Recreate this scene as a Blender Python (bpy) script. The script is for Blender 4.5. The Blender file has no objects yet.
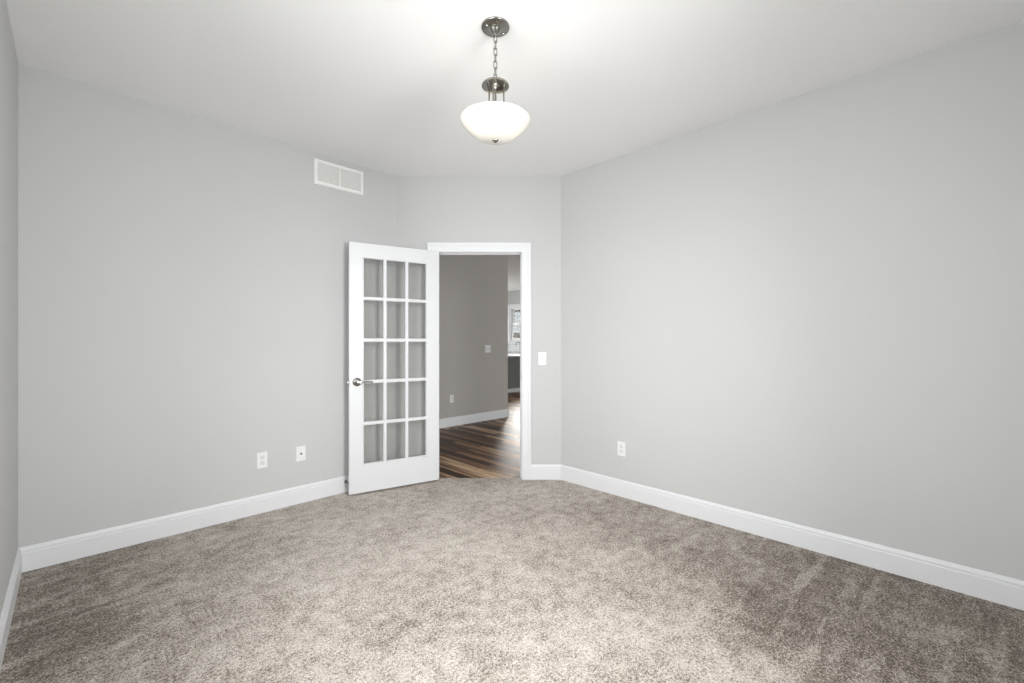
import bpy, bmesh, math, random
from mathutils import Vector, Matrix
random.seed(7)
sc = bpy.context.scene
PI = math.pi
S2 = math.sqrt(0.5)
CAM_H = 1.245
H = 2.74                       # ceiling height

# ------------------------------------------------------------------ camera, world, lights, exposure
cam_d = bpy.data.cameras.new('camera')
cam = bpy.data.objects.new('camera', cam_d)
sc.collection.objects.link(cam)
cam.location = (0, 0, CAM_H)
cam.rotation_euler = (PI/2, 0, -PI/4)       # looks across the room diagonal, at the angled door wall
cam_d.sensor_width = 36.0
cam_d.lens = 36.0*440/1024
cam_d.clip_start = 0.02
sc.camera = cam

sc.view_settings.view_transform = 'Standard'
sc.view_settings.look = 'None'
sc.view_settings.exposure = -0.03
sc.cycles.denoising_prefilter = 'NONE'
sc.view_settings.gamma = 1.0
sc.view_settings.use_curve_mapping = False

w = bpy.data.worlds.new('sky'); sc.world = w; w.use_nodes = True
w.node_tree.nodes['Background'].inputs[0].default_value = (0.93, 0.96, 1.0, 1)
w.node_tree.nodes['Background'].inputs[1].default_value = 1.2


def area(name, loc, aim, sx, sy, power, col=(1, 1, 1), spread=PI):
    d = bpy.data.lights.new(name, 'AREA'); d.shape = 'RECTANGLE'
    d.size = sx; d.size_y = sy; d.energy = power; d.color = col; d.spread = spread
    o = bpy.data.objects.new(name, d); sc.collection.objects.link(o)
    o.location = loc
    o.rotation_euler = Vector(aim).to_track_quat('-Z', 'Z').to_euler()
    return o


# daylight from the bedroom's left window; the other area lights are added fill
area('bedroom_daylight', (-0.42, 1.08, 1.58), (1, 0, -0.36), 1.9, 1.65, 60, (0.99, 0.992, 0.997), math.radians(128))
area('bedroom_side_fill', (1.03, -0.64, 1.58), (0, 1, -0.26), 0.85, 1.6, 72, (0.99, 0.992, 0.997), math.radians(126))  # added fill for the back and left walls, through an unseen front window
area('great_room_fill', (6.4, -2.40, 1.35), (0, 1, 0), 3.0, 2.1, 265, (0.97, 0.985, 1.0))  # added fill for the hall, through an unseen great-room window
area('kitchen_side_fill', (7.1, 10.42, 1.30), (0, -1, 0), 2.6, 2.1, 90, (1.0, 0.99, 0.97))  # added fill to brighten the kitchen, through an unseen side window

# added area light high outside the kitchen window, to brighten the wood floor
area('kitchen_floor_fill', (13.7, 13.7, 4.7), (-1, -1, -0.30), 3.0, 2.4, 220, (1.0, 0.955, 0.91), math.radians(60))

# ------------------------------------------------------------------ helpers
def W(xc, yc, z=0.0):
    """point given along the door wall (x) and square to it (y) -> world"""
    return Vector(((xc+yc)*S2, (yc-xc)*S2, z))


def props(o, label=None, cat=None, group=None, kind=None):
    if label: o['label'] = label
    if cat: o['category'] = cat
    if group: o['group'] = group
    if kind: o['kind'] = kind
    return o


def thing(name, loc=(0, 0, 0), rz=0.0, label=None, cat=None, group=None, kind=None):
    o = bpy.data.objects.new(name, None); sc.collection.objects.link(o)
    o.empty_display_size = 0.05
    o.location = loc; o.rotation_euler = (0, 0, rz)
    return props(o, label, cat, group, kind)


def obj(name, bm, mat, parent=None, smooth=None, label=None, cat=None, group=None, kind=None):
    bmesh.ops.recalc_face_normals(bm, faces=bm.faces)
    me = bpy.data.meshes.new(name); bm.to_mesh(me); bm.free()
    for m in (mat if isinstance(mat, (list, tuple)) else [mat]):
        me.materials.append(m)
    if smooth is not None:
        for p in me.polygons: p.use_smooth = True
        me.set_sharp_from_angle(angle=math.radians(smooth))
    o = bpy.data.objects.new(name, me); sc.collection.objects.link(o)
    if parent: o.parent = parent
    return props(o, label, cat, group, kind)


def BM(): return bmesh.new()


def box(bm, a, b, M=None, bev=0.0, seg=2):
    x0, y0, z0 = a; x1, y1, z1 = b
    vs = [bm.verts.new(v) for v in ((x0,y0,z0),(x1,y0,z0),(x1,y1,z0),(x0,y1,z0),(x0,y0,z1),(x1,y0,z1),(x1,y1,z1),(x0,y1,z1))]
    fs = [bm.faces.new([vs[i] for i in f]) for f in ((0,3,2,1),(4,5,6,7),(0,1,5,4),(1,2,6,5),(2,3,7,6),(3,0,4,7))]
    if bev:
        es = list({e for f in fs for e in f.edges})
        r = bmesh.ops.bevel(bm, geom=es, offset=bev, segments=seg, affect='EDGES', profile=0.5)
        vs = list({v for f in r['faces'] for v in f.verts} | {v for v in vs if v.is_valid})
    if M is not None:
        bmesh.ops.transform(bm, matrix=M, verts=vs)
    return bm


def prism(bm, poly, z0, z1):
    lo = [bm.verts.new((x, y, z0)) for x, y in poly]; hi = [bm.verts.new((x, y, z1)) for x, y in poly]
    n = len(poly)
    bm.faces.new(lo[::-1]); bm.faces.new(hi)
    for i in range(n): bm.faces.new((lo[i], lo[(i+1) % n], hi[(i+1) % n], hi[i]))
    return bm


def lathe(bm, prof, seg=32, M=None, closed=False):
    """prof: list of (r, z); a radius of 0 makes a pole"""
    rings = []
    for r, z in prof:
        if r < 1e-6: rings.append([bm.verts.new((0, 0, z))])
        else: rings.append([bm.verts.new((r*math.cos(2*PI*k/seg), r*math.sin(2*PI*k/seg), z)) for k in range(seg)])
    pairs = list(zip(rings, rings[1:]))
    if closed: pairs.append((rings[-1], rings[0]))
    for A, B in pairs:
        for k in range(seg):
            q = []
            for v in (A[k % len(A)], A[(k+1) % len(A)], B[(k+1) % len(B)], B[k % len(B)]):
                if v not in q: q.append(v)
            if len(q) > 2: bm.faces.new(q)
    if M is not None:
        bmesh.ops.transform(bm, matrix=M, verts=[v for R in rings for v in R])
    return bm


def tube(bm, pts, r, seg=10, closed=False, flat=1.0):
    pts = [Vector(p) for p in pts]; n = len(pts)
    rr = r if isinstance(r, (list, tuple)) else [r]*n
    rings = []; up = None
    for i, p in enumerate(pts):
        if closed: t = pts[(i+1) % n]-pts[i-1]
        else: t = pts[min(i+1, n-1)]-pts[max(i-1, 0)]
        t.normalize()
        if up is None:
            up = Vector((0, 0, 1)) if abs(t.z) < 0.9 else Vector((1, 0, 0))
        s = t.cross(up).normalized(); up = s.cross(t).normalized()
        rings.append([bm.verts.new(p+rr[i]*(math.cos(2*PI*k/seg)*s*flat+math.sin(2*PI*k/seg)*up)) for k in range(seg)])
    m = n if closed else n-1
    for i in range(m):
        A, B = rings[i], rings[(i+1) % n]
        for k in range(seg): bm.faces.new((A[k], A[(k+1) % seg], B[(k+1) % seg], B[k]))
    if not closed:
        bm.faces.new(rings[0][::-1]); bm.faces.new(rings[-1])
    return bm


def run(bm, p0, p1, nrm, prof, k0=0.0, k1=0.0):
    """extrude a moulding profile [(depth, height)] from plan point p0 to p1; nrm is the plan normal the depth grows along;
    k0, k1 mitre the ends (they draw in by k*depth)"""
    p0 = Vector((p0[0], p0[1], 0)); p1 = Vector((p1[0], p1[1], 0)); d = (p1-p0).normalized()
    n = Vector((nrm[0], nrm[1], 0)).normalized()
    A = [bm.verts.new(p0+d*(k0*a)+n*a+Vector((0, 0, z))) for a, z in prof]
    B = [bm.verts.new(p1-d*(k1*a)+n*a+Vector((0, 0, z))) for a, z in prof]
    m = len(prof)
    for i in range(m): bm.faces.new((A[i], A[(i+1) % m], B[(i+1) % m], B[i]))
    bm.faces.new(A[::-1]); bm.faces.new(B)
    return bm


# ------------------------------------------------------------------ materials
def mat(name, col, rough=0.5, metal=0.0, spec=0.5):
    m = bpy.data.materials.new(name); m.use_nodes = True
    b = m.node_tree.nodes['Principled BSDF']
    b.inputs['Base Color'].default_value = (*col, 1); b.inputs['Roughness'].default_value = rough
    b.inputs['Metallic'].default_value = metal; b.inputs['Specular IOR Level'].default_value = spec
    return m


class N:
    """small node-graph helper"""
    def __init__(s, m): s.t = m.node_tree; s.b = s.t.nodes['Principled BSDF']; s.out = s.t.nodes['Material Output']
    def add(s, typ, **kw):
        n = s.t.nodes.new(typ)
        for k, v in kw.items(): setattr(n, k, v)
        return n
    def link(s, a, b): s.t.links.new(a, b)
    def put(s, sock, v):
        if hasattr(v, 'is_linked') or hasattr(v, 'links'): s.link(v, sock)
        else: sock.default_value = v
    def math(s, op, a, b=0.0, c=0.0, clamp=False):
        n = s.add('ShaderNodeMath', operation=op); n.use_clamp = clamp
        for i, v in enumerate((a, b, c)): s.put(n.inputs[i], v)
        return n.outputs[0]
    def coords(s, kind='Object'): return s.add('ShaderNodeTexCoord').outputs[kind]
    def mapping(s, vec, scale=(1,1,1), rot=(0,0,0), loc=(0,0,0)):
        n = s.add('ShaderNodeMapping'); s.link(vec, n.inputs[0])
        n.inputs['Location'].default_value = loc; n.inputs['Rotation'].default_value = rot; n.inputs['Scale'].default_value = scale
        return n.outputs[0]
    def noise(s, vec, scale, detail=2.0, rough=0.5, dist=0.0):
        n = s.add('ShaderNodeTexNoise'); s.link(vec, n.inputs['Vector'])
        n.inputs['Scale'].default_value = scale; n.inputs['Detail'].default_value = detail
        n.inputs['Roughness'].default_value = rough; n.inputs['Distortion'].default_value = dist
        return n.outputs['Fac']
    def ramp(s, fac, stops, interp='LINEAR'):
        n = s.add('ShaderNodeValToRGB'); s.put(n.inputs[0], fac); e = n.color_ramp.elements; n.color_ramp.interpolation = interp
        while len(e) < len(stops): e.new(0.5)
        for x, (p, c) in zip(e, stops): x.position = p; x.color = (*c, 1) if len(c) == 3 else c
        return n.outputs[0]
    def smooth(s, v, lo, hi):
        n = s.add('ShaderNodeMapRange', interpolation_type='SMOOTHSTEP'); s.put(n.inputs[0], v)
        n.inputs[1].default_value = lo; n.inputs[2].default_value = hi
        return n.outputs[0]
    def mix(s, f, a, b):
        n = s.add('ShaderNodeMix', data_type='RGBA'); s.put(n.inputs[0], f)
        for i, v in ((6, a), (7, b)):
            if isinstance(v, tuple): v = (*v, 1)[:4]
            s.put(n.inputs[i], v)
        return n.outputs[2]
    def bump(s, h, strength, dist):
        n = s.add('ShaderNodeBump'); n.inputs['Strength'].default_value = strength; n.inputs['Distance'].default_value = dist
        s.link(h, n.inputs['Height']); s.link(n.outputs[0], s.b.inputs['Normal'])


def painted(name, col, rough=0.6, grain=0.15, scale=260):
    m = mat(name, col, rough, spec=0.3); n = N(m); c = n.coords()
    v = n.noise(c, 1.3, 3)
    n.link(n.mix(v, tuple(x*0.985 for x in col), tuple(min(1, x*1.015) for x in col)), n.b.inputs['Base Color'])
    n.bump(n.noise(c, scale, 3, 0.6), grain, 0.001)
    return m


M_wall = painted('wall_paint', (0.532, 0.532, 0.528), 0.75)
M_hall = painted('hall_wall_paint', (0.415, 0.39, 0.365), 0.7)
M_ceil = painted('ceiling_paint', (0.89, 0.89, 0.885), 0.9, 0.35, 120)
M_trim = mat('white_trim_paint', (0.715, 0.72, 0.73), 0.38)
M_door = mat('white_door_paint', (0.68, 0.685, 0.695), 0.36)
M_plate = mat('white_plastic', (0.76, 0.76, 0.76), 0.3)
M_platein = mat('white_plastic_insert', (0.66, 0.66, 0.66), 0.3)
M_dark = mat('dark_slot', (0.02, 0.02, 0.02), 0.6)
M_slot = mat('plastic_slot', (0.42, 0.42, 0.42), 0.6)
M_rubber = mat('black_rubber', (0.015, 0.015, 0.015), 0.6)
M_nickel = mat('satin_nickel', (0.30, 0.29, 0.265), 0.24, 1.0)
M_chrome = mat('bright_nickel', (0.72, 0.71, 0.69), 0.16, 1.0)
M_vent = mat('white_enamel', (0.82, 0.825, 0.80), 0.4)
M_duct = mat('duct_inside', (0.30, 0.30, 0.29), 0.8)
M_vinyl = mat('white_vinyl', (0.82, 0.82, 0.82), 0.4)
M_grout = mat('white_ceramic', (0.8, 0.8, 0.8), 0.3)

# clear window and door glass: see-through with a real surface reflection
def glass(name, tint=(0.9, 0.92, 0.91)):
    m = bpy.data.materials.new(name); m.use_nodes = True; t = m.node_tree; t.nodes.clear()
    out = t.nodes.new('ShaderNodeOutputMaterial'); mx = t.nodes.new('ShaderNodeMixShader')
    tr = t.nodes.new('ShaderNodeBsdfTransparent'); tr.inputs[0].default_value = (*tint, 1)
    gl = t.nodes.new('ShaderNodeBsdfGlossy'); gl.inputs['Roughness'].default_value = 0.015
    fr = t.nodes.new('ShaderNodeFresnel'); fr.inputs[0].default_value = 1.5
    ge = t.nodes.new('ShaderNodeNewGeometry'); iv = t.nodes.new('ShaderNodeMath'); iv.operation = 'SUBTRACT'; iv.inputs[0].default_value = 1.0
    mu = t.nodes.new('ShaderNodeMath'); mu.operation = 'MULTIPLY'; t.links.new(ge.outputs['Backfacing'], iv.inputs[1])
    t.links.new(iv.outputs[0], mu.inputs[0]); t.links.new(fr.outputs[0], mu.inputs[1])
    t.links.new(mu.outputs[0], mx.inputs[0]); t.links.new(tr.outputs[0], mx.inputs[1]); t.links.new(gl.outputs[0], mx.inputs[2])
    t.links.new(mx.outputs[0], out.inputs[0])
    return m
M_glass = glass('door_glass', (0.93, 0.932, 0.925)); M_wglass = glass('window_glass', (0.97, 0.98, 0.98))


def carpet():
    m = mat('carpet_pile', (0.5, 0.45, 0.4), 1.0, spec=0.05); n = N(m); c = n.coords()
    sp = n.add('ShaderNodeSeparateXYZ'); n.link(c, sp.inputs[0]); u, v = sp.outputs[0], sp.outputs[1]
    # tufts of two yarns
    f1 = n.noise(c, 88, 4, 0.92); f2 = n.noise(c, 260, 2, 0.7)
    fl = n.math('ADD', n.math('MULTIPLY', f1, 0.62), n.math('MULTIPLY', f2, 0.38))
    # how the pile lies: footfall and vacuum marks, plus a darker left back corner
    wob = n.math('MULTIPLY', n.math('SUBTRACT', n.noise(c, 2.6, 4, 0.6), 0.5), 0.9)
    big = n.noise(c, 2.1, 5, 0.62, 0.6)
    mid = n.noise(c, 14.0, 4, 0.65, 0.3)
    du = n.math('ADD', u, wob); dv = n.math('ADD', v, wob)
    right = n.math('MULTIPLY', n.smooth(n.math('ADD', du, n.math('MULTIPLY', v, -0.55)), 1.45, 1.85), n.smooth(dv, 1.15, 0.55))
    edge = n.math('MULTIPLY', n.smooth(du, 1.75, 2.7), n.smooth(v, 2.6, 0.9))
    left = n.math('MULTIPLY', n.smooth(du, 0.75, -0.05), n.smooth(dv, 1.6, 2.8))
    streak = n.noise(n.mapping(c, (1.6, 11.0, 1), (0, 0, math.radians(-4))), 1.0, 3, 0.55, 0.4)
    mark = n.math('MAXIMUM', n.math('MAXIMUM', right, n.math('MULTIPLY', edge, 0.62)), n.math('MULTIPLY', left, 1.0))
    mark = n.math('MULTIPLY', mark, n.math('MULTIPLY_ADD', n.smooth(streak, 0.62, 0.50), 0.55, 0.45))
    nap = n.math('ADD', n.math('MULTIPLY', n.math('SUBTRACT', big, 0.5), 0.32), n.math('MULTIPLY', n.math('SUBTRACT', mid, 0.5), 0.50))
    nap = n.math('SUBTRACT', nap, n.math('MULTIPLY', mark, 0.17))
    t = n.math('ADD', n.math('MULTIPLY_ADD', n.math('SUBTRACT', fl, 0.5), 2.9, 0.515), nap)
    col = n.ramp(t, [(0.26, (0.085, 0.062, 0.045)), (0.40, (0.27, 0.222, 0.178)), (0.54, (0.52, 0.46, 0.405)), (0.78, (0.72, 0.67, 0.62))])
    n.link(col, n.b.inputs['Base Color'])
    n.b.inputs['Sheen Weight'].default_value = 0.15
    n.bump(fl, 0.9, 0.008)
    return m
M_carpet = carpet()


def wood_floor():
    m = mat('dark_wood_planks', (0.2, 0.13, 0.08), 0.42, spec=0.22); n = N(m); c = n.coords()
    sp = n.add('ShaderNodeSeparateXYZ'); n.link(c, sp.inputs[0])
    cb = n.add('ShaderNodeCombineXYZ'); n.link(sp.outputs[1], cb.inputs[0]); n.link(sp.outputs[0], cb.inputs[1])
    br = n.add('ShaderNodeTexBrick'); n.link(cb.outputs[0], br.inputs['Vector'])
    br.inputs['Scale'].default_value = 1.0; br.inputs['Brick Width'].default_value = 1.1; br.inputs['Row Height'].default_value = 0.09
    br.inputs['Mortar Size'].default_value = 0.0022; br.inputs['Color1'].default_value = (0, 0, 0, 1); br.inputs['Color2'].default_value = (1, 1, 1, 1)
    br.inputs['Mortar'].default_value = (0.1, 0.1, 0.1, 1); br.offset = 0.37
    s1 = n.noise(n.mapping(c, (17, 0.9, 1)), 1.0, 4, 0.6, 0.5)
    s2 = n.noise(n.mapping(c, (70, 2.5, 1)), 1.0, 3, 0.6)
    pl = n.add('ShaderNodeSeparateColor'); n.link(br.outputs[0], pl.inputs[0])
    t = n.math('ADD', n.math('MULTIPLY', pl.outputs[0], 0.42), n.math('ADD', n.math('MULTIPLY', s1, 0.80), n.math('MULTIPLY', s2, 0.22)))
    t = n.math('SUBTRACT', t, 0.24)
    col = n.ramp(t, [(0.34, (0.040, 0.018, 0.009)), (0.46, (0.105, 0.049, 0.024)), (0.58, (0.27, 0.155, 0.085)), (0.72, (0.62, 0.43, 0.27))])
    n.link(n.mix(br.outputs['Fac'], col, (0.015, 0.01, 0.008)), n.b.inputs['Base Color'])
    n.bump(n.math('SUBTRACT', s2, n.math('MULTIPLY', br.outputs['Fac'], 2.0)), 0.12, 0.002)
    return m
M_wood = wood_floor()

# ------------------------------------------------------------------ room shell (plan)
UL, VB, UR, VF = -0.205, 3.555, 3.127, -0.42     # left, back, right, front (added window) wall faces
DY = 3.978                                       # door wall face, square to the camera
T = 0.12
sB = DY/S2                                       # u + v on the door wall
B_in = (sB-VB, VB); C_in = (UR, sB-UR)
sBo = (DY+T)/S2
B_out = (sBo-VB-T, VB+T); C_out = (UR+T, sBo-UR-T)
R45 = Matrix.Rotation(-PI/4, 4, 'Z')             # door-wall frame -> world

# left wall: its window lies beside the camera, outside the frame
WV0, WV1, WZ0, WZ1 = 0.15, 1.98, 0.75, 2.35
bm = BM()
prism(bm, [(UL, VF), (UL, WV0), (UL-T, WV0), (UL-T, VF-T)], -0.1, H)
prism(bm, [(UL, WV1), (UL, VB), (UL-T, VB+T), (UL-T, WV1)], -0.1, H)
prism(bm, [(UL, WV0), (UL, WV1), (UL-T, WV1), (UL-T, WV0)], -0.1, WZ0)
prism(bm, [(UL, WV0), (UL, WV1), (UL-T, WV1), (UL-T, WV0)], WZ1, H)
obj('wall_left', bm, M_wall, kind='structure')
bm = BM(); prism(bm, [(UL, VB), B_in, B_out, (UL-T, VB+T)], -0.1, H)
obj('wall_back', bm, M_wall, kind='structure')
bm = BM(); prism(bm, [C_in, (UR, VF), (UR+T, VF-T), C_out], -0.1, H)
obj('wall_right', bm, M_wall, kind='structure')

FU0, FU1 = 0.61, 1.45  # opening for the added front-wall window
bm = BM()
prism(bm, [(UL, VF), (FU0, VF), (FU0, VF-T), (UL-T, VF-T)], -0.1, H)
prism(bm, [(FU1, VF), (UR, VF), (UR+T, VF-T), (FU1, VF-T)], -0.1, H)
prism(bm, [(FU0, VF), (FU1, VF), (FU1, VF-T), (FU0, VF-T)], -0.1, WZ0)
prism(bm, [(FU0, VF), (FU1, VF), (FU1, VF-T), (FU0, VF-T)], WZ1, H)
obj('wall_front', bm, M_wall, kind='structure')

# angled door wall
JX0, JX1, JZ = -0.679, 0.085, 2.050              # clear opening between the jambs
JT = 0.019
def cw(x, y): p = W(x, y); return (p.x, p.y)
bm = BM()
prism(bm, [B_in, cw(JX0-JT, DY), cw(JX0-JT, DY+T), B_out], -0.1, H)
prism(bm, [cw(JX1+JT, DY), C_in, C_out, cw(JX1+JT, DY+T)], -0.1, H)
prism(bm, [cw(JX0-JT, DY), cw(JX1+JT, DY), cw(JX1+JT, DY+T), cw(JX0-JT, DY+T)], JZ+JT, H)
obj('wall_door', bm, M_wall, kind='structure')

# carpet, running under the door as far as the middle of the jamb
CE = 4.012
bm = BM()
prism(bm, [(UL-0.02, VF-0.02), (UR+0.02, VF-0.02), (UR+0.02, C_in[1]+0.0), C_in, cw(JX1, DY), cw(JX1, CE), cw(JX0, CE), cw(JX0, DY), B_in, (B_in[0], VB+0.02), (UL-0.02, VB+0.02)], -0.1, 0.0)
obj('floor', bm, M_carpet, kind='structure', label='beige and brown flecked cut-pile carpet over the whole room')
bm = BM()
prism(bm, [(UL-T, VF-T), (UR+T, VF-T), C_out, B_out, (UL-T, VB+T)], H, H+0.1)
obj('ceiling', bm, M_ceil, kind='structure')

# ------------------------------------------------------------------ baseboards
BASE = [(0, 0), (0.0145, 0), (0.0145, 0.100), (0.0115, 0.1035), (0.0115, 0.109), (0.0125, 0.112), (0.0115, 0.119), (0.008, 0.124), (0.0065, 0.1295), (0.003, 0.133), (0, 0.133)]
K8 = math.tan(PI/8)
def base(name, p0, p1, nrm, k0, k1, prof=BASE, m=None):
    bm = BM(); run(bm, p0, p1, nrm, prof, k0, k1)
    return obj(name, bm, m or M_trim, kind='structure')
base('baseboard_left', (UL, VF), (UL, VB), (1, 0), 1, 1)
base('baseboard_back', (UL, VB), B_in, (0, -1), 1, K8)
base('baseboard_right', C_in, (UR, VF), (-1, 0), K8, 1)
base('baseboard_front', (UL, VF), (UR, VF), (0, 1), 1, 1)
CASW = 0.083; REV = 0.006
CX0, CX1, CZ = JX0-REV-CASW, JX1+REV+CASW, JZ+REV+CASW
base('baseboard_doorside', cw(CX1, DY), C_in, (-S2, -S2), 0, K8)
base('baseboard_corner', B_in, cw(CX0, DY), (-S2, -S2), K8, 0)

# ------------------------------------------------------------------ door casing and jamb
def casing(name, side):
    """mitred stepped casing on the face y = DY (side -1) or DY+T (side +1) of the door wall"""
    prof = [(0.0, 0.008), (0.010, 0.010), (0.022, 0.0125), (0.050, 0.0125), (0.055, 0.016), (0.064, 0.0185), (0.077, 0.0185), (CASW, 0.015), (CASW, 0), (0, 0)]
    y0 = DY if side < 0 else DY+T
    xi0, xi1, zi = JX0-REV, JX1+REV, JZ+REV
    bm = BM(); rings = []
    for kind in range(4):
        ring = []
        for a, d in prof:
            p = [(xi0-a, 0.0), (xi0-a, zi+a), (xi1+a, zi+a), (xi1+a, 0.0)][kind]
            ring.append(bm.verts.new((p[0], y0+side*d, p[1])))
        rings.append(ring)
    m = len(prof)
    for A, B in zip(rings, rings[1:]):
        for i in range(m): bm.faces.new((A[i], A[(i+1) % m], B[(i+1) % m], B[i]))
    bm.faces.new(rings[0]); bm.faces.new(rings[-1][::-1])
    bmesh.ops.transform(bm, matrix=R45, verts=bm.verts)
    return obj(name, bm, M_trim, kind='structure', smooth=20)
casing('trim_1', -1)
casing('trim_2', +1)

jamb = thing('trim_3', kind='structure'); jamb.rotation_euler = (0, 0, -PI/4)
bm = BM()
box(bm, (JX0-JT, DY, -0.012), (JX0, DY+T, JZ+JT)); box(bm, (JX1, DY, -0.012), (JX1+JT, DY+T, JZ+JT)); box(bm, (JX0, DY, JZ), (JX1, DY+T, JZ+JT))
obj('jamb', bm, M_trim, jamb)
bm = BM()
for a, b in (((JX0, DY+0.039, 0.0), (JX0+0.011, DY+0.075, JZ)), ((JX1-0.011, DY+0.039, 0.0), (JX1, DY+0.075, JZ)), ((JX0+0.011, DY+0.039, JZ-0.011), (JX1-0.011, DY+0.075, JZ))):
    box(bm, a, b, bev=0.002)
obj('door_stop_strip', bm, M_trim, jamb)
bm = BM(); box(bm, (JX1-0.0015, DY+0.001, 0.895), (JX1+0.001, DY+0.032, 0.955), bev=0.0006)
box(bm, (JX1-0.003, DY-0.004, 0.905), (JX1-0.0005, DY+0.004, 0.945), bev=0.0008)
obj('strike_plate', bm, M_nickel, jamb, label='satin nickel strike plate')

# ------------------------------------------------------------------ french door, swung back against the wall
DW, DH, DT = 0.764, 2.031, 0.035
hinge = W(-0.650, 3.920, 0.016)
door = thing('door_1', hinge, math.radians(211.1-45), kind='structure',
             label='white fifteen-pane french door standing open in front of the doorway', cat='door')
# local frame: x from hinge to latch edge, visible face at y = 0, back face at y = -DT
gx0, gx1, gz0, gz1 = 0.122, 0.648, 0.232, 1.907
MUN = 0.031; ncx, ncz = 3, 5
pw = (gx1-gx0-(ncx-1)*MUN)/ncx; ph = (gz1-gz0-(ncz-1)*MUN)/ncz
panes = [(gx0+i*(pw+MUN), gz0+j*(ph+MUN)) for i in range(ncx) for j in range(ncz)]
bm = BM()
box(bm, (0, -DT, 0), (gx0-0.006, 0, DH)); box(bm, (gx1+0.006, -DT, 0), (DW, 0, DH))
box(bm, (gx0-0.006, -DT, 0), (gx1+0.006, 0, gz0-0.006)); box(bm, (gx0-0.006, -DT, gz1+0.006), (gx1+0.006, 0, DH))
obj('door_frame', bm, M_door, door)
bm = BM()
# muntin bars with sloping sides: around each pane a bevelled frame, raised a little on both faces
for px_, pz in panes:
    for s in (0, 1):
        yf = 0.003 if s == 0 else -DT-0.003          # face of the bar
        yg = -DT/2+0.003 if s == 0 else -DT/2-0.003   # at the glass
        ym = yf-0.004 if s == 0 else yf+0.004
        def rect(g, y): return [bm.verts.new(p) for p in ((px_-g, y, pz-g), (px_+pw+g, y, pz-g), (px_+pw+g, y, pz+ph+g), (px_-g, y, pz+ph+g))]
        hm = MUN/2
        rs = [rect(hm, yf), rect(hm*0.55, yf), rect(hm*0.35, ym), rect(0.003, ym), rect(0.0, yg)]
        for A, B in zip(rs, rs[1:]):
            for i in range(4): bm.faces.new((A[i], A[(i+1) % 4], B[(i+1) % 4], B[i]))
# outer returns of the raised lite frame
o = MUN/2
for yf, y0 in ((0.003, 0.0), (-DT-0.003, -DT)):
    a = [bm.verts.new(p) for p in ((gx0-o, yf, gz0-o), (gx1+o, yf, gz0-o), (gx1+o, yf, gz1+o), (gx0-o, yf, gz1+o))]
    b = [bm.verts.new(p) for p in ((gx0-o-.001, y0, gz0-o-.001), (gx1+o+.001, y0, gz0-o-.001), (gx1+o+.001, y0, gz1+o+.001), (gx0-o-.001, y0, gz1+o+.001))]
    for i in range(4): bm.faces.new((a[i], a[(i+1) % 4], b[(i+1) % 4], b[i]))
bmesh.ops.remove_doubles(bm, verts=bm.verts, dist=1e-5)
obj('muntin_grid', bm, M_door, door)
bm = BM()
for px_, pz in panes:
    box(bm, (px_-0.001, -DT/2-0.002, pz-0.001), (px_+pw+0.001, -DT/2+0.002, pz+ph+0.001))
obj('glass_panes', bm, M_glass, door, label='clear glass panes')
# lever handles on both faces
hx, hz = DW-0.0605, 0.917-0.016
for s in (1, -1):
    y0 = 0.0 if s > 0 else -DT
    Mr = Matrix.Translation((hx, y0, hz)) @ Matrix.Rotation(-PI/2*s, 4, 'X')
    bm = BM(); lathe(bm, [(0, 0), (0.0335, 0), (0.034, 0.003), (0.031, 0.0075), (0.021, 0.0105), (0.0135, 0.0125), (0.0125, 0.02), (0.0115, 0.046), (0.0135, 0.05), (0.0125, 0.056), (0, 0.0575)], 32, Mr)
    hd = obj('door_handle', bm, M_nickel, door, smooth=40, label='satin nickel lever handle on round rose')
    yy = y0+s*0.050
    pts = [(hx+0.004, yy, hz), (hx-0.02, yy+s*0.002, hz+0.001), (hx-0.045, yy+s*0.001, hz+0.004), (hx-0.07, yy-s*0.001, hz+0.005), (hx-0.095, yy-s*0.004, hz+0.001), (hx-0.113, yy-s*0.010, hz-0.004), (hx-0.119, yy-s*0.014, hz-0.005)]
    bm = BM(); tube(bm, pts, [0.0105, 0.0098, 0.0088, 0.0082, 0.0078, 0.0072, 0.004], 12, flat=0.75)
    obj('lever', bm, M_chrome, hd, smooth=50)
bm = BM(); box(bm, (DW-0.0005, -DT/2-0.0125, hz-0.028), (DW+0.0015, -DT/2+0.0125, hz+0.028), bev=0.0006)
lt = obj('latch_plate', bm, M_nickel, door)
bm = BM(); box(bm, (DW, -DT/2-0.006, hz-0.008), (DW+0.011, -DT/2+0.006, hz+0.008), bev=0.002)
obj('latch_bolt', bm, M_chrome, lt)
for hz_ in (0.20, 1.0, 1.80):
    bm = BM(); lathe(bm, [(0, -0.047), (0.004, -0.047), (0.0062, -0.044), (0.0062, 0.044), (0.004, 0.047), (0, 0.047)], 14, Matrix.Translation((-0.006, -DT-0.010, hz_)))
    box(bm, (-0.0015, -DT-0.006, hz_-0.044), (0.0008, -0.006, hz_+0.044))
    obj('hinge', bm, M_nickel, door, smooth=40, label='satin nickel butt hinge')

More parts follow.
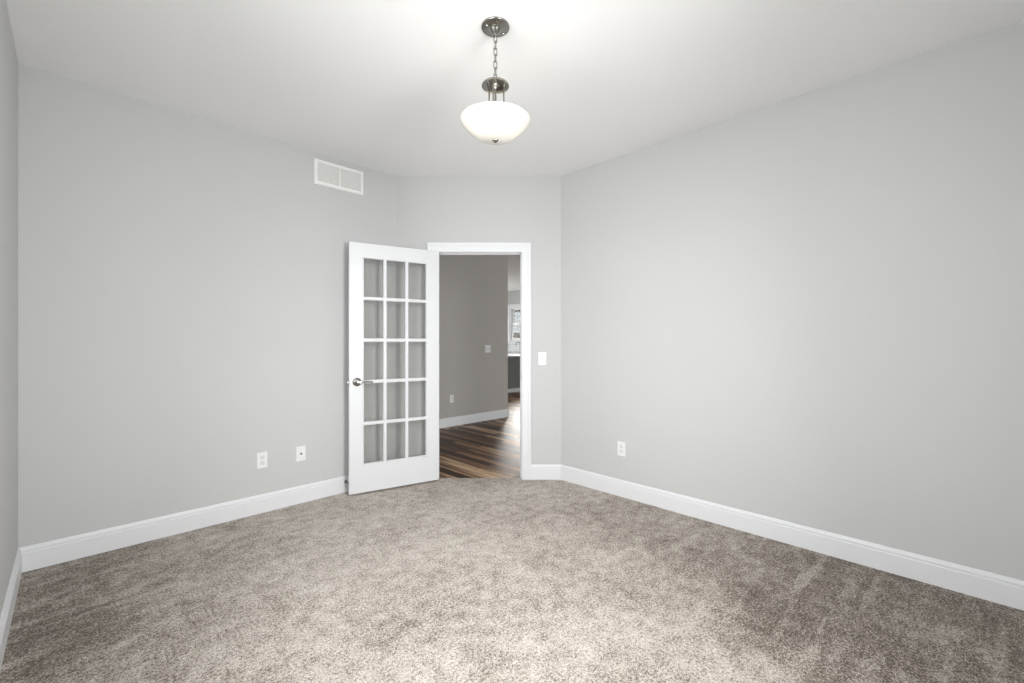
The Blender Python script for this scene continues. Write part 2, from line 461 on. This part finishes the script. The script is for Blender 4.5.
# spring door stop on the back baseboard, just behind the free edge of the door
q = W(-1.372, -1.372+VB/S2-0.0145/S2, 0.087)
stop = thing('door_stop', (q.x, VB-0.0145, 0.087), 0, 'small black-tipped door stop on the baseboard behind the free edge of the french door', 'door stop')
Mx = Matrix.Rotation(PI/2, 4, 'X')
bm = BM(); lathe(bm, [(0, 0), (0.0125, 0), (0.0125, 0.004), (0.007, 0.008), (0.0045, 0.010), (0, 0.010)], 18, Mx); obj('base', bm, M_rubber, stop, smooth=40)
bm = BM(); tube(bm, [(0.0055*math.cos(a), -0.009-a*0.055/(2*PI*14), 0.0055*math.sin(a)) for a in [2*PI*k/12 for k in range(12*14)]], 0.0012, 5)
obj('spring', bm, M_nickel, stop, smooth=60)
bm = BM(); lathe(bm, [(0, 0.060), (0.008, 0.060), (0.0085, 0.066), (0.0085, 0.076), (0.006, 0.080), (0, 0.080)], 18, Mx); obj('rubber_tip', bm, M_rubber, stop, smooth=40)

# ------------------------------------------------------------------ wall plates (local frame: x along wall, y out of the wall, z up)
def plate_bm(w_=0.070, h_=0.1145, t_=0.006):
    bm = BM(); box(bm, (-w_/2, 0, -h_/2), (w_/2, t_, h_/2))
    es = [e for e in bm.edges if all(v.co.y > t_-1e-6 for v in e.verts)]
    bmesh.ops.bevel(bm, geom=es, offset=0.0045, segments=3, affect='EDGES', profile=0.6)
    return bm
def screw(parent, x, z, y=0.006):
    bm = BM(); lathe(bm, [(0, 0.0), (0.0034, 0.0), (0.0030, 0.0010), (0, 0.0013)], 12, Matrix.Translation((x, y, z)) @ Matrix.Rotation(-PI/2, 4, 'X'))
    obj('screw', bm, M_platein, parent, smooth=40)
def receptacle(parent, z):
    bm = BM()
    pts = []
    for k in range(32):
        a = 2*PI*k/32; pts.append((0.0172*math.cos(a), max(-0.0142, min(0.0142, 0.0172*math.sin(a)))))
    lo = [bm.verts.new((x, 0.004, z+y)) for x, y in pts]; hi = [bm.verts.new((x*.96, 0.0078, z+y*.96)) for x, y in pts]
    bm.faces.new(hi); bm.faces.new(lo[::-1])
    for k in range(32): bm.faces.new((lo[k], lo[(k+1) % 32], hi[(k+1) % 32], hi[k]))
    r = obj('receptacle', bm, M_platein, parent)
    bm = BM()
    box(bm, (-0.0075, 0.0076, z-0.001), (-0.0052, 0.0080, z+0.0075)); box(bm, (0.0052, 0.0076, z+0.000), (0.0075, 0.0080, z+0.007))
    lathe(bm, [(0, 0), (0.0026, 0), (0.0026, 0.0004), (0, 0.0004)], 10, Matrix.Translation((0, 0.0076, z-0.0075)) @ Matrix.Rotation(-PI/2, 4, 'X'))
    obj('slots', bm, M_slot, r)
def outlet(name, loc, rz, label):
    t = thing(name, loc, rz, label, 'outlet', 'duplex wall outlets')
    obj('cover_plate', plate_bm(), M_plate, t); receptacle(t, 0.0195); receptacle(t, -0.0195); screw(t, 0, 0)
    return t
RZ_BACK, RZ_RIGHT, RZ_DOOR = PI, PI/2, PI-PI/4   # local +y -> out of that wall
def back_pt(x_px, v, z):
    r = (x_px-512)/440; k = v/S2/(1-r); p = W(r*k, k); return (p.x, p.y, z)
def right_pt(x_px, u, z):
    r = (x_px-512)/440; k = u/S2/(1+r); p = W(r*k, k); return (p.x, p.y, z)
outlet('power_outlet', back_pt(262.1, VB, 0.381), RZ_BACK, 'white duplex outlet low on the left grey wall, the one farther from the french door')
outlet('power_outlet', right_pt(621.5, UR, 0.380), RZ_RIGHT, 'white duplex outlet low on the right grey wall, just right of the wall corner')
t = thing('cable_outlet', back_pt(300.8, VB, 0.380), RZ_BACK, 'white plate with a dark cable jack, low on the left wall nearer the french door', 'cable outlet')
obj('cover_plate', plate_bm(), M_plate, t); screw(t, 0, 0.042); screw(t, 0, -0.042)
bm = BM(); lathe(bm, [(0, 0.005), (0.0075, 0.005), (0.0075, 0.008), (0.0048, 0.0085), (0.0048, 0.017), (0.0032, 0.017), (0.0032, 0.012), (0, 0.012)], 6, Matrix.Rotation(-PI/2, 4, 'X'))
obj('jack', bm, M_dark, t, label='dark coaxial jack')
# toggle switch beside the door
p = W(0.2745, DY)
t = thing('light_switch', (p.x, p.y, 1.091), RZ_DOOR, 'white single toggle light switch on the grey wall right of the door casing', 'light switch')
obj('cover_plate', plate_bm(0.074, 0.118), M_plate, t); screw(t, 0, 0.030); screw(t, 0, -0.030)
bm = BM(); box(bm, (-0.0052, 0.0055, -0.012), (0.0052, 0.0068, 0.012)); bx_ = obj('toggle_frame', bm, M_platein, t)
bm = BM(); box(bm, (-0.004, 0.005, -0.005), (0.004, 0.019, 0.005), Matrix.Rotation(math.radians(24), 4, 'X'), bev=0.0015); obj('toggle', bm, M_platein, t)

# ------------------------------------------------------------------ return-air grille high on the back wall
vx0 = back_pt(313.8, VB, 0)[0]; vx1 = back_pt(363.3, VB, 0)[0]
vz0, vz1 = 2.490, 2.690
gw, gh = vx1-vx0, vz1-vz0
g = thing('air_return_grille', ((vx0+vx1)/2, VB, (vz0+vz1)/2), RZ_BACK, 'white two-section louvered air return grille high on the left wall near the ceiling', 'vent')
bm = BM()
fw = 0.026; X2, Z2 = gw/2, gh/2
def ringf(gx, gz, y): return [bm.verts.new(p) for p in ((-gx, y, -gz), (gx, y, -gz), (gx, y, gz), (-gx, y, gz))]
rs = [ringf(X2, Z2, 0), ringf(X2, Z2, 0.003), ringf(X2-0.006, Z2-0.006, 0.010), ringf(X2-fw, Z2-fw, 0.010), ringf(X2-fw, Z2-fw, 0.0)]
for A, B in zip(rs, rs[1:]):
    for i in range(4): bm.faces.new((A[i], A[(i+1) % 4], B[(i+1) % 4], B[i]))
obj('frame', bm, M_vent, g)
bm = BM(); box(bm, (-0.0055, 0.0005, -Z2+fw), (0.0055, 0.0105, Z2-fw)); obj('centre_bar', bm, M_vent, g)
bm = BM(); ns = 15
for k in range(ns):
    z = -Z2+fw+(k+0.5)*(gh-2*fw)/ns
    for a, b in ((-X2+fw, -0.0055), (0.0055, X2-fw)):
        box(bm, (a, -0.0052, -0.0006), (b, 0.0052, 0.0006), Matrix.Translation((0, 0.0048, z)) @ Matrix.Rotation(math.radians(40), 4, 'X'))
obj('louvers', bm, M_vent, g)
bm = BM(); box(bm, (-X2+fw, 0.0001, -Z2+fw), (X2-fw, 0.0004, Z2-fw)); obj('duct_backing', bm, M_duct, g)
for s in (-1, 1):
    bm = BM(); lathe(bm, [(0, 0), (0.004, 0), (0.0035, 0.0012), (0, 0.0016)], 12, Matrix.Translation((s*(X2-fw/2), 0.010, 0)) @ Matrix.Rotation(-PI/2, 4, 'X')); obj('screw', bm, M_vent, g, smooth=40)

# ------------------------------------------------------------------ pendant lamp
PX, PY = -0.0790, 2.090
pc = W(PX, PY, 0)
lamp = thing('pendant_light', (pc.x, pc.y, H), -PI/4, 'lit frosted glass bowl pendant lamp hanging from the ceiling on a nickel chain', 'pendant light')
# local z is measured down from the ceiling
bm = BM(); lathe(bm, [(0.0, 0.0), (0.0665, 0.0), (0.0672, -0.003), (0.0655, -0.007), (0.060, -0.009), (0.036, -0.0105), (0.031, -0.013), (0.026, -0.020), (0.017, -0.030), (0.009, -0.037), (0.006, -0.041), (0, -0.041)], 48)
can = obj('canopy', bm, M_nickel, lamp, smooth=35)
for a in (35, 215):
    bm = BM(); lathe(bm, [(0, -0.009), (0.0045, -0.009), (0.0048, -0.013), (0.003, -0.016), (0, -0.0165)], 14, Matrix.Translation((0.047*math.cos(math.radians(a)), 0.047*math.sin(math.radians(a)), -0.0008)))
    obj('canopy_screw', bm, M_chrome, can, smooth=40)
ztop, zdisc = -0.041, -0.262
bm = BM()
nl = 7; pitch = (ztop-zdisc-0.002)/nl; L = pitch*0.5+0.0042; rw = 0.0023
for k in range(nl):
    zc = ztop-pitch*(k+0.5)
    ang = math.radians(22 if k % 2 == 0 else 112); wd = 0.0075; st = L-wd
    pts = []
    for j in range(9): a = PI*j/8; pts.append((wd*math.cos(a), st+wd*math.sin(a)))
    for j in range(9): a = PI+PI*j/8; pts.append((wd*math.cos(a), -st+wd*math.sin(a)))
    tube(bm, [(x*math.cos(ang), x*math.sin(ang), zc+z) for x, z in pts], rw, 8, closed=True)
obj('chain', bm, M_nickel, lamp, smooth=60)
bm = BM(); tube(bm, [(0.0022*math.sin(k*0.9), 0.0022*math.cos(k*0.9), ztop+0.002+(zdisc-ztop-0.004)*k/30) for k in range(31)], 0.0013, 6)
obj('cord', bm, M_platein, lamp, smooth=60)
# upper dish: shallow inverted cup
bm = BM(); lathe(bm, [(0, -0.262), (0.008, -0.262), (0.011, -0.269), (0.050, -0.272), (0.061, -0.275), (0.0645, -0.279), (0.0650, -0.284), (0.0630, -0.2845), (0.0600, -0.2815), (0.054, -0.279), (0.036, -0.2765), (0, -0.2765)], 48)
dish = obj('holder_dish', bm, M_nickel, lamp, smooth=35)
# centre stem with socket cluster
bm = BM(); lathe(bm, [(0, -0.274), (0.019, -0.274), (0.0185, -0.280), (0.010, -0.286), (0.007, -0.294), (0.0052, -0.302), (0.0052, -0.534), (0, -0.534)], 24)
obj('stem', bm, M_nickel, lamp, smooth=35)
RIMZ, BOWLR = -0.446, 0.167
for a in (17.8, 137.8, 257.8):
    x, y = 0.042*math.cos(math.radians(a)), 0.042*math.sin(math.radians(a))
    bm = BM(); tube(bm, [(x, y, -0.270), (x, y, -0.300), (x, y, -0.44), (x*0.96, y*0.96, -0.468), (x*0.7, y*0.7, -0.482), (x*0.15, y*0.15, -0.486)], 0.0037, 10)
    obj('rod', bm, M_nickel, lamp, smooth=50)
bm = BM()
outer = [(0.0, -0.5370), (0.03, -0.5364), (0.06, -0.5332), (0.076, -0.528), (0.09, -0.5212), (0.103, -0.5125), (0.115, -0.5035), (0.128, -0.4925), (0.14, -0.481), (0.15, -0.470), (0.158, -0.4605), (0.1635, -0.453), (BOWLR, RIMZ-0.001), (BOWLR-0.0005, RIMZ+0.002), (BOWLR-0.004, RIMZ+0.002)]
inner = [(r*0.968, z+0.005) for r, z in outer[11:0:-1]]+[(0.0, -0.532)]
lathe(bm, outer+inner, 64)
m = bpy.data.materials.new('frosted_glass'); m.use_nodes = True; t_ = m.node_tree; t_.nodes.clear()
out = t_.nodes.new('ShaderNodeOutputMaterial'); mx = t_.nodes.new('ShaderNodeMixShader'); mx2 = t_.nodes.new('ShaderNodeMixShader')
tl = t_.nodes.new('ShaderNodeBsdfTranslucent'); tl.inputs[0].default_value = (0.97, 0.955, 0.92, 1)
df = t_.nodes.new('ShaderNodeBsdfDiffuse'); df.inputs[0].default_value = (0.93, 0.92, 0.89, 1)
gl = t_.nodes.new('ShaderNodeBsdfGlossy'); gl.inputs['Roughness'].default_value = 0.12
lw = t_.nodes.new('ShaderNodeFresnel'); lw.inputs[0].default_value = 1.45
mx.inputs[0].default_value = 0.5
t_.links.new(tl.outputs[0], mx.inputs[1]); t_.links.new(df.outputs[0], mx.inputs[2]); t_.links.new(lw.outputs[0], mx2.inputs[0])
t_.links.new(mx.outputs[0], mx2.inputs[1]); t_.links.new(gl.outputs[0], mx2.inputs[2]); t_.links.new(mx2.outputs[0], out.inputs[0])
M_frost = m
obj('glass_bowl', bm, M_frost, lamp, smooth=60, label='frosted white glass bowl')
bm = BM(); lathe(bm, [(0, -0.533), (0.0135, -0.5355), (0.014, -0.539), (0.0125, -0.543), (0.008, -0.547), (0.0055, -0.550), (0.003, -0.552), (0, -0.5525)], 24)
obj('finial', bm, M_nickel, lamp, smooth=40)
M_bulb = mat('lit_bulb', (1, 0.95, 0.85), 0.4)
M_bulb.node_tree.nodes['Principled BSDF'].inputs['Emission Color'].default_value = (1, 0.86, 0.66, 1)
M_bulb.node_tree.nodes['Principled BSDF'].inputs['Emission Strength'].default_value = 6.0
for k, a in enumerate((20, 200)):
    ca, sa = math.cos(math.radians(a)), math.sin(math.radians(a))
    Mb = Matrix.Translation((0.012*ca, 0.012*sa, -0.455)) @ Matrix.Rotation(math.radians(a), 4, 'Z') @ Matrix.Rotation(math.radians(90), 4, 'Y')
    bm = BM(); lathe(bm, [(0, 0), (0.0165, 0), (0.0165, 0.034), (0, 0.034)], 20, Mb); sk = obj('bulb_socket', bm, M_plate, lamp, smooth=40)
    bm = BM(); lathe(bm, [(0.0, 0.034), (0.013, 0.034), (0.014, 0.045), (0.022, 0.062), (0.0275, 0.080), (0.026, 0.095), (0.017, 0.106), (0, 0.110)], 24, Mb)
    obj('bulb', bm, M_bulb, sk, smooth=60)
# the glow of the two bulbs (one lamp just above them, inside the bowl)
ld = bpy.data.lights.new('pendant_bulb_light', 'POINT'); ld.energy = 0.75; ld.color = (1.0, 0.95, 0.87); ld.shadow_soft_size = 0.045
lo = bpy.data.objects.new('pendant_bulb_light', ld); sc.collection.objects.link(lo); lo.parent = lamp; lo.location = (0.0, -0.055, -0.462)

# ------------------------------------------------------------------ windows (the bedroom's double window is beside the camera)
def window(name, u0, u1, z0, z1, depth, M, halves=2, label=None, head=0.10, sill=True):
    """local frame: x along the wall, y out into the room (0 at the wall face), z up"""
    t = thing(name, kind='structure', label=label); t.matrix_world = M
    cw_ = 0.08
    bm = BM()
    box(bm, (u0-cw_, 0, z0-0.0), (u0+0.004, 0.018, z1), bev=0.003); box(bm, (u1-0.004, 0, z0), (u1+cw_, 0.018, z1), bev=0.003)
    box(bm, (u0-cw_-0.01, 0, z1), (u1+cw_+0.01, 0.022, z1+head), bev=0.004)
    obj('window_casing', bm, M_trim, t)
    if sill:
        bm = BM(); box(bm, (u0-cw_-0.02, -0.03, z0-0.03), (u1+cw_+0.02, 0.045, z0), bev=0.006); box(bm, (u0-cw_, 0, z0-0.10), (u1+cw_, 0.016, z0-0.03), bev=0.003)
        obj('window_sill', bm, M_trim, t)
    bm = BM()
    for a, b in (((u0, -depth, z0), (u0+0.03, 0, z1)), ((u1-0.03, -depth, z0), (u1, 0, z1)), ((u0+.03, -depth, z0), (u1-.03, 0, z0+0.03)), ((u0+.03, -depth, z1-0.03), (u1-.03, 0, z1))): box(bm, a, b)
    wsp = (u1-u0)/halves
    for k in range(1, halves): box(bm, (u0+k*wsp-0.035, -depth, z0+.03), (u0+k*wsp+0.035, -0.0, z1-.03))
    obj('window_frame', bm, M_vinyl, t)
    zm = (z0+z1)/2
    for k in range(halves):
        a0 = u0+k*wsp+(0.03 if k == 0 else 0.035); a1 = u0+(k+1)*wsp-(0.03 if k == halves-1 else 0.035)
        for lo_, hi_, y in ((z0+0.03, zm+0.02, -0.055), (zm-0.02, z1-0.03, -0.085)):
            bm = BM(); f = 0.045
            for a, b in (((a0, y-.012, lo_), (a0+f, y+.012, hi_)), ((a1-f, y-.012, lo_), (a1, y+.012, hi_)), ((a0+f, y-.012, lo_), (a1-f, y+.012, lo_+f)), ((a0+f, y-.012, hi_-f), (a1-f, y+.012, hi_))): box(bm, a, b, bev=0.003)
            sh = obj('sash', bm, M_vinyl, t)
            bm = BM(); box(bm, (a0+f-.004, y-.002, lo_+f-.004), (a1-f+.004, y+.002, hi_-f+.004)); obj('pane', bm, M_wglass, sh)
    return t
window('window_1', 0, WV1-WV0, WZ0, WZ1, T, Matrix.Translation((UL, WV1, 0)) @ Matrix.Rotation(-PI/2, 4, 'Z'))

# ------------------------------------------------------------------ hall, great room and kitchen beyond the doorway
HV, HE = 5.247, 5.147            # hall wall face (v) and the outside corner where it ends (u)
KU, KV = 9.19, 10.2              # kitchen window wall, far side wall
GV, GU = -2.2, -3.0              # great-room wall with an added window, far end of the hall
ZF = -0.012
bm = BM()
prism(bm, [cw(JX1, DY+T), cw(JX1, CE), cw(JX0, CE), cw(JX0, DY+T), cw(JX0-JT, DY+T), B_out, (UL-T, VB+T), (GU, VB+T), (GU, HV+0.12), (HE, HV+0.12), (HE, KV), (KU, KV), (KU, GV), (UR+T, GV), (UR+T, VF-T), C_out, cw(JX1+JT, DY+T)], -0.1, ZF)
obj('floor_hall', bm, M_wood, kind='structure', label='dark and tan streaked wood plank floor beyond the doorway')
bm = BM()
prism(bm, [(GU, VB+T), B_out, C_out, (UR+T, GV), (KU+.1, GV), (KU+.1, KV+.1), (HE-.12, KV+.1), (HE-.12, HV+.12), (GU, HV+.12)], H, H+0.1)
obj('ceiling_hall', bm, M_ceil, kind='structure')
bm = BM(); prism(bm, [(GU, HV), (HE, HV), (HE, KV), (HE-0.12, KV), (HE-0.12, HV+0.12), (GU, HV+0.12)], -0.1, H)
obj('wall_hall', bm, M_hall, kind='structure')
bm = BM(); prism(bm, [(GU-0.1, VB), (GU, VB), (GU, HV+0.12), (GU-0.1, HV+0.12)], -0.1, H)
prism(bm, [(GU, VB+0.01), (UL-T, VB+0.01), (UL-T, VB+T), (GU, VB+T)], -0.1, H)
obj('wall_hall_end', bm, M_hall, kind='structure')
bm = BM(); run(bm, (GU, HV), (HE, HV), (0, -1), BASE, 0, -1); bmesh.ops.translate(bm, vec=(0, 0, ZF), verts=bm.verts)
run2 = BM(); run(run2, (HE, HV), (HE, KV), (1, 0), BASE, -1, 0); bmesh.ops.translate(run2, vec=(0, 0, ZF), verts=run2.verts)
obj('baseboard_hall', bm, M_trim, kind='structure'); obj('baseboard_kitchen', run2, M_trim, kind='structure')

M_kwall = painted('kitchen_wall_paint', (0.50, 0.505, 0.505), 0.7)
KW0, KW1, KZ0, KZ1 = 7.95, 9.28, 1.275, 2.24     # kitchen window opening along v
bm = BM()
prism(bm, [(KU, GV), (KU+.12, GV), (KU+.12, KW0), (KU, KW0)], -0.1, H); prism(bm, [(KU, KW1), (KU+.12, KW1), (KU+.12, KV), (KU, KV)], -0.1, H)
prism(bm, [(KU, KW0), (KU+.12, KW0), (KU+.12, KW1), (KU, KW1)], -0.1, KZ0); prism(bm, [(KU, KW0), (KU+.12, KW0), (KU+.12, KW1), (KU, KW1)], KZ1, H)
obj('wall_kitchen', bm, M_kwall, kind='structure')
bm = BM(); K0, K1, KS0, KS1 = 5.8, 8.4, 0.25, 2.35  # includes the opening for the added side window
prism(bm, [(HE-.12, KV), (K0, KV), (K0, KV+.12), (HE-.12, KV+.12)], -0.1, H); prism(bm, [(K1, KV), (KU+.12, KV), (KU+.12, KV+.12), (K1, KV+.12)], -0.1, H)
prism(bm, [(K0, KV), (K1, KV), (K1, KV+.12), (K0, KV+.12)], -0.1, KS0); prism(bm, [(K0, KV), (K1, KV), (K1, KV+.12), (K0, KV+.12)], KS1, H)
obj('wall_kitchen_side', bm, M_kwall, kind='structure')
bm = BM(); G0, G1, GZ0, GZ1 = 4.9, 7.9, 0.30, 2.40  # includes the opening for the added great-room window
prism(bm, [(UR+T, GV-.12), (G0, GV-.12), (G0, GV), (UR+T, GV)], -0.1, H); prism(bm, [(G1, GV-.12), (KU+.12, GV-.12), (KU+.12, GV), (G1, GV)], -0.1, H)
prism(bm, [(G0, GV-.12), (G1, GV-.12), (G1, GV), (G0, GV)], -0.1, GZ0); prism(bm, [(G0, GV-.12), (G1, GV-.12), (G1, GV), (G0, GV)], GZ1, H)
obj('wall_great_room', bm, M_kwall, kind='structure')
bm = BM(); prism(bm, [(UR+T, GV), (UR+T, VF-T), (UR, VF-T), (UR, GV)], -0.1, H); obj('wall_great_room_side', bm, M_kwall, kind='structure')
window('window_2', 0, KW1-KW0, KZ0, KZ1, .12, Matrix.Translation((KU, KW0, 0)) @ Matrix.Rotation(PI/2, 4, 'Z'), 1, label='white kitchen window seen through the doorway')
window('window_5_added', FU0, FU1, WZ0, WZ1, T, Matrix.Translation((0, VF, 0)), 1)  # unseen window added for the bedroom side fill
window('window_4_added', 0, K1-K0, KS0, KS1, .12, Matrix.Translation((K1, KV, 0)) @ Matrix.Rotation(PI, 4, 'Z'), 3)  # unseen window added to let the kitchen fill in
window('window_3_added', G0, G1, GZ0, GZ1, .12, Matrix.Translation((0, GV, 0)), 3)  # unseen window added to light the hall

# switches and outlet on the hall wall
hp = back_pt(487.75, HV, 1.128)
t = thing('light_switch', hp, RZ_BACK, 'pale double-gang light switch on the darker hall wall beyond the doorway', 'light switch')
obj('cover_plate', plate_bm(0.118, 0.118), M_plate, t)
for s in (-1, 1):
    bm = BM(); box(bm, (s*0.023-0.0165, 0.005, -0.033), (s*0.023+0.0165, 0.0085, 0.033), bev=0.0015); obj('rocker', bm, M_platein, t)
outlet('power_outlet', back_pt(451.6, HV, 0.395), RZ_BACK, 'white duplex outlet low on the darker hall wall beyond the doorway')

# kitchen: island, sink cabinet, worktops, faucet
M_cab = mat('grey_cabinet_paint', (0.20, 0.205, 0.20), 0.45)
M_top = mat('white_stone_worktop', (0.80, 0.80, 0.79), 0.25)
n = N(M_top); n.link(n.ramp(n.noise(n.coords(), 6, 6, 0.6, 1.5), [(0.35, (0.70, 0.70, 0.70)), (0.6, (0.84, 0.84, 0.83))]), n.b.inputs['Base Color'])
def cabinet_run(name, x0, x1, nd, dep, hgt, loc, rz, label, cat):
    """local frame: x along the front, front face at y = 0, body behind it (y < 0)"""
    t = thing(name, loc, rz, label, cat)
    bm = BM(); box(bm, (x0, -dep, 0.095), (x1, -0.02, hgt)); box(bm, (x0, -dep, 0), (x1, -0.02, 0.095)); obj('body', bm, M_cab, t)
    bm = BM(); box(bm, (x0-.0, -0.02, 0.0), (x1+.0, -0.004, 0.095), bev=.002); obj('toe_board', bm, M_trim, t)
    wd = (x1-x0)/nd
    for k in range(nd):
        a, b = x0+k*wd+0.004, x0+(k+1)*wd-0.004
        bm = BM(); f = 0.06; z0, z1 = 0.105, hgt-0.012
        for p_, q_ in (((a, -.02, z0), (a+f, 0, z1)), ((b-f, -.02, z0), (b, 0, z1)), ((a+f, -.02, z0), (b-f, 0, z0+f)), ((a+f, -.02, z1-f), (b-f, 0, z1))): box(bm, p_, q_)
        box(bm, (a+f, -.02, z0+f), (b-f, -0.010, z1-f))
        d = obj('door', bm, M_cab, t)
        bm = BM(); hx_ = b-0.03 if k % 2 == 0 else a+0.03
        tube(bm, [(hx_, 0.0, z1-0.19), (hx_, 0.025, z1-0.185), (hx_, 0.025, z1-0.065), (hx_, 0.0, z1-0.06)], 0.005, 8); obj('handle', bm, M_nickel, d, smooth=50)
    return t
IV = 7.68
isl = cabinet_run('kitchen_island', -0.75, 0.75, 3, 0.75, 0.875, (7.75, IV, ZF), PI, 'grey kitchen island cabinet glimpsed at the right edge of the doorway', 'kitchen island')
bm = BM(); box(bm, (6.96, IV-0.035, ZF+0.875), (8.54, IV+0.79, ZF+0.918), bev=0.005)
obj('worktop', bm, M_top, label='white stone worktop on the grey kitchen island', cat='worktop')
sink = cabinet_run('sink_cabinet', -0.85, 0.85, 3, 0.575, 0.875, (KU-0.60, 9.30, ZF), PI/2, 'grey base cabinet under the kitchen window', 'cabinet')
bm = BM(); box(bm, (KU-0.64, 8.43, ZF+0.875), (KU-0.012, 10.17, ZF+0.918), bev=0.005)
obj('worktop', bm, M_top, label='white worktop below the kitchen window', cat='worktop')
bm = BM(); box(bm, (KU-0.012, 8.43, ZF+0.875), (KU, 10.19, 1.17))
m = mat('backsplash_tile', (0.5, 0.52, 0.52), 0.2); n = N(m); br = n.add('ShaderNodeTexBrick'); mp = n.mapping(n.coords(), (1, 1, 1), (0, PI/2, 0))
sp = n.add('ShaderNodeSeparateXYZ'); n.link(n.coords(), sp.inputs[0]); cb = n.add('ShaderNodeCombineXYZ'); n.link(sp.outputs[1], cb.inputs[0]); n.link(sp.outputs[2], cb.inputs[1])
n.link(cb.outputs[0], br.inputs['Vector']); br.inputs['Scale'].default_value = 1; br.inputs['Brick Width'].default_value = 0.15; br.inputs['Row Height'].default_value = 0.075; br.inputs['Mortar Size'].default_value = 0.003
br.inputs['Color1'].default_value = (0.40, 0.42, 0.42, 1); br.inputs['Color2'].default_value = (0.55, 0.57, 0.57, 1); br.inputs['Mortar'].default_value = (0.7, 0.7, 0.7, 1); n.link(br.outputs[0], n.b.inputs['Base Color'])
obj('trim_4', bm, m, kind='structure')
fp = W(0.0136*12.45, 12.45)
fau = thing('kitchen_faucet', (KU-0.14, 8.72, ZF+0.918), PI, 'curved gooseneck faucet on the worktop below the kitchen window', 'faucet')
bm = BM(); lathe(bm, [(0, 0), (0.027, 0), (0.027, 0.006), (0.018, 0.012), (0.016, 0.09), (0, 0.09)], 20); obj('base', bm, M_nickel, fau, smooth=40)
bm = BM(); tube(bm, [(0, 0, 0.08), (0, 0, 0.24)]+[(0.085-0.085*math.cos(a), 0, 0.24+0.085*math.sin(a)) for a in [PI*k/10 for k in range(1, 11)]]+[(0.17, 0, 0.17)], 0.012, 12); obj('spout', bm, M_nickel, fau, smooth=50)
bm = BM(); tube(bm, [(0, 0.016, 0.06), (0, 0.05, 0.065), (0, 0.09, 0.085)], 0.006, 8); obj('lever', bm, M_nickel, fau, smooth=50)

# ------------------------------------------------------------------ outside the kitchen window
bm = BM(); box(bm, (9.4, -15, -0.6), (70, 70, -0.35))
m = mat('lawn', (0.10, 0.14, 0.05), 0.9); n = N(m); n.link(n.ramp(n.noise(n.coords(), 2.5, 6), [(0.3, (0.06, 0.09, 0.03)), (0.7, (0.16, 0.19, 0.08))]), n.b.inputs['Base Color'])
obj('ground', bm, m, kind='structure')
sp_ = W(0.30, 30.5)
shed = thing('garden_shed', (sp_.x, sp_.y, -0.35), -PI/4, 'brown garden shed with a grey roof outside the kitchen window', 'shed')
M_brown = mat('brown_siding', (0.16, 0.085, 0.05), 0.8)
n = N(M_brown); sv = n.add('ShaderNodeSeparateXYZ'); n.link(n.coords(), sv.inputs[0]); n.bump(n.math('FRACT', n.math('MULTIPLY', sv.outputs[2], 7.0)), 0.6, 0.01)
M_shingle = mat('grey_shingles', (0.35, 0.36, 0.36), 0.9)
n = N(M_shingle); n.link(n.ramp(n.noise(n.coords(), 5, 4, 0.7), [(0.3, (0.22, 0.23, 0.23)), (0.7, (0.62, 0.63, 0.63))]), n.b.inputs['Base Color'])
bm = BM(); box(bm, (-2.2, -1.2, 0), (2.2, 1.2, 2.33)); obj('wall', bm, M_brown, shed)
bm = BM()
v = [bm.verts.new(p) for p in ((-2.4, -1.45, 2.28), (2.4, -1.45, 2.28), (2.4, 0, 3.62), (-2.4, 0, 3.62), (2.4, 1.45, 2.28), (-2.4, 1.45, 2.28), (-2.4, -1.35, 2.22), (2.4, -1.35, 2.22), (2.4, 1.35, 2.22), (-2.4, 1.35, 2.22))]
for f in ((0,1,2,3),(3,2,4,5),(0,3,5,9,6),(1,7,8,4,2),(0,6,7,1),(5,4,8,9),(6,9,8,7)): bm.faces.new([v[i] for i in f])
obj('roof', bm, M_shingle, shed)
bm = BM(); box(bm, (-2.42, -1.50, 2.17), (2.42, -1.45, 2.30)); obj('fascia', bm, M_trim, shed)
tp = W(0.9, 36.5)
tree = thing('evergreen_tree', (tp.x, tp.y, -0.35), 0, 'dark evergreen tree standing behind the brown garden shed', 'tree')
bm = BM(); tube(bm, [(0, 0, 0), (0.05, 0, 2), (0, 0.05, 5), (0, 0, 9)], [0.24, 0.2, 0.13, 0.03], 10)
obj('trunk', bm, mat('bark', (0.09, 0.06, 0.04), 0.9), tree, smooth=60)
bm = BM()
for k in range(900):
    h = random.random(); z = 1.6+h*7.6; R = (1-h)**0.8*2.6*(0.35+0.65*random.random()); a = random.random()*2*PI
    x, y = R*math.cos(a), R*math.sin(a); L_ = 0.5*(1.2-h); ca, sa = math.cos(a), math.sin(a)
    q = [(x-sa*L_*.4, y+ca*L_*.4, z), (x+ca*L_*.9, y+sa*L_*.9, z-0.35*L_), (x+sa*L_*.4, y-ca*L_*.4, z+.05), (x-ca*L_*.4, y-sa*L_*.4, z+.25*L_)]
    bm.faces.new([bm.verts.new(p_) for p_ in q])
obj('foliage', bm, mat('needles', (0.022, 0.04, 0.022), 0.8), tree)
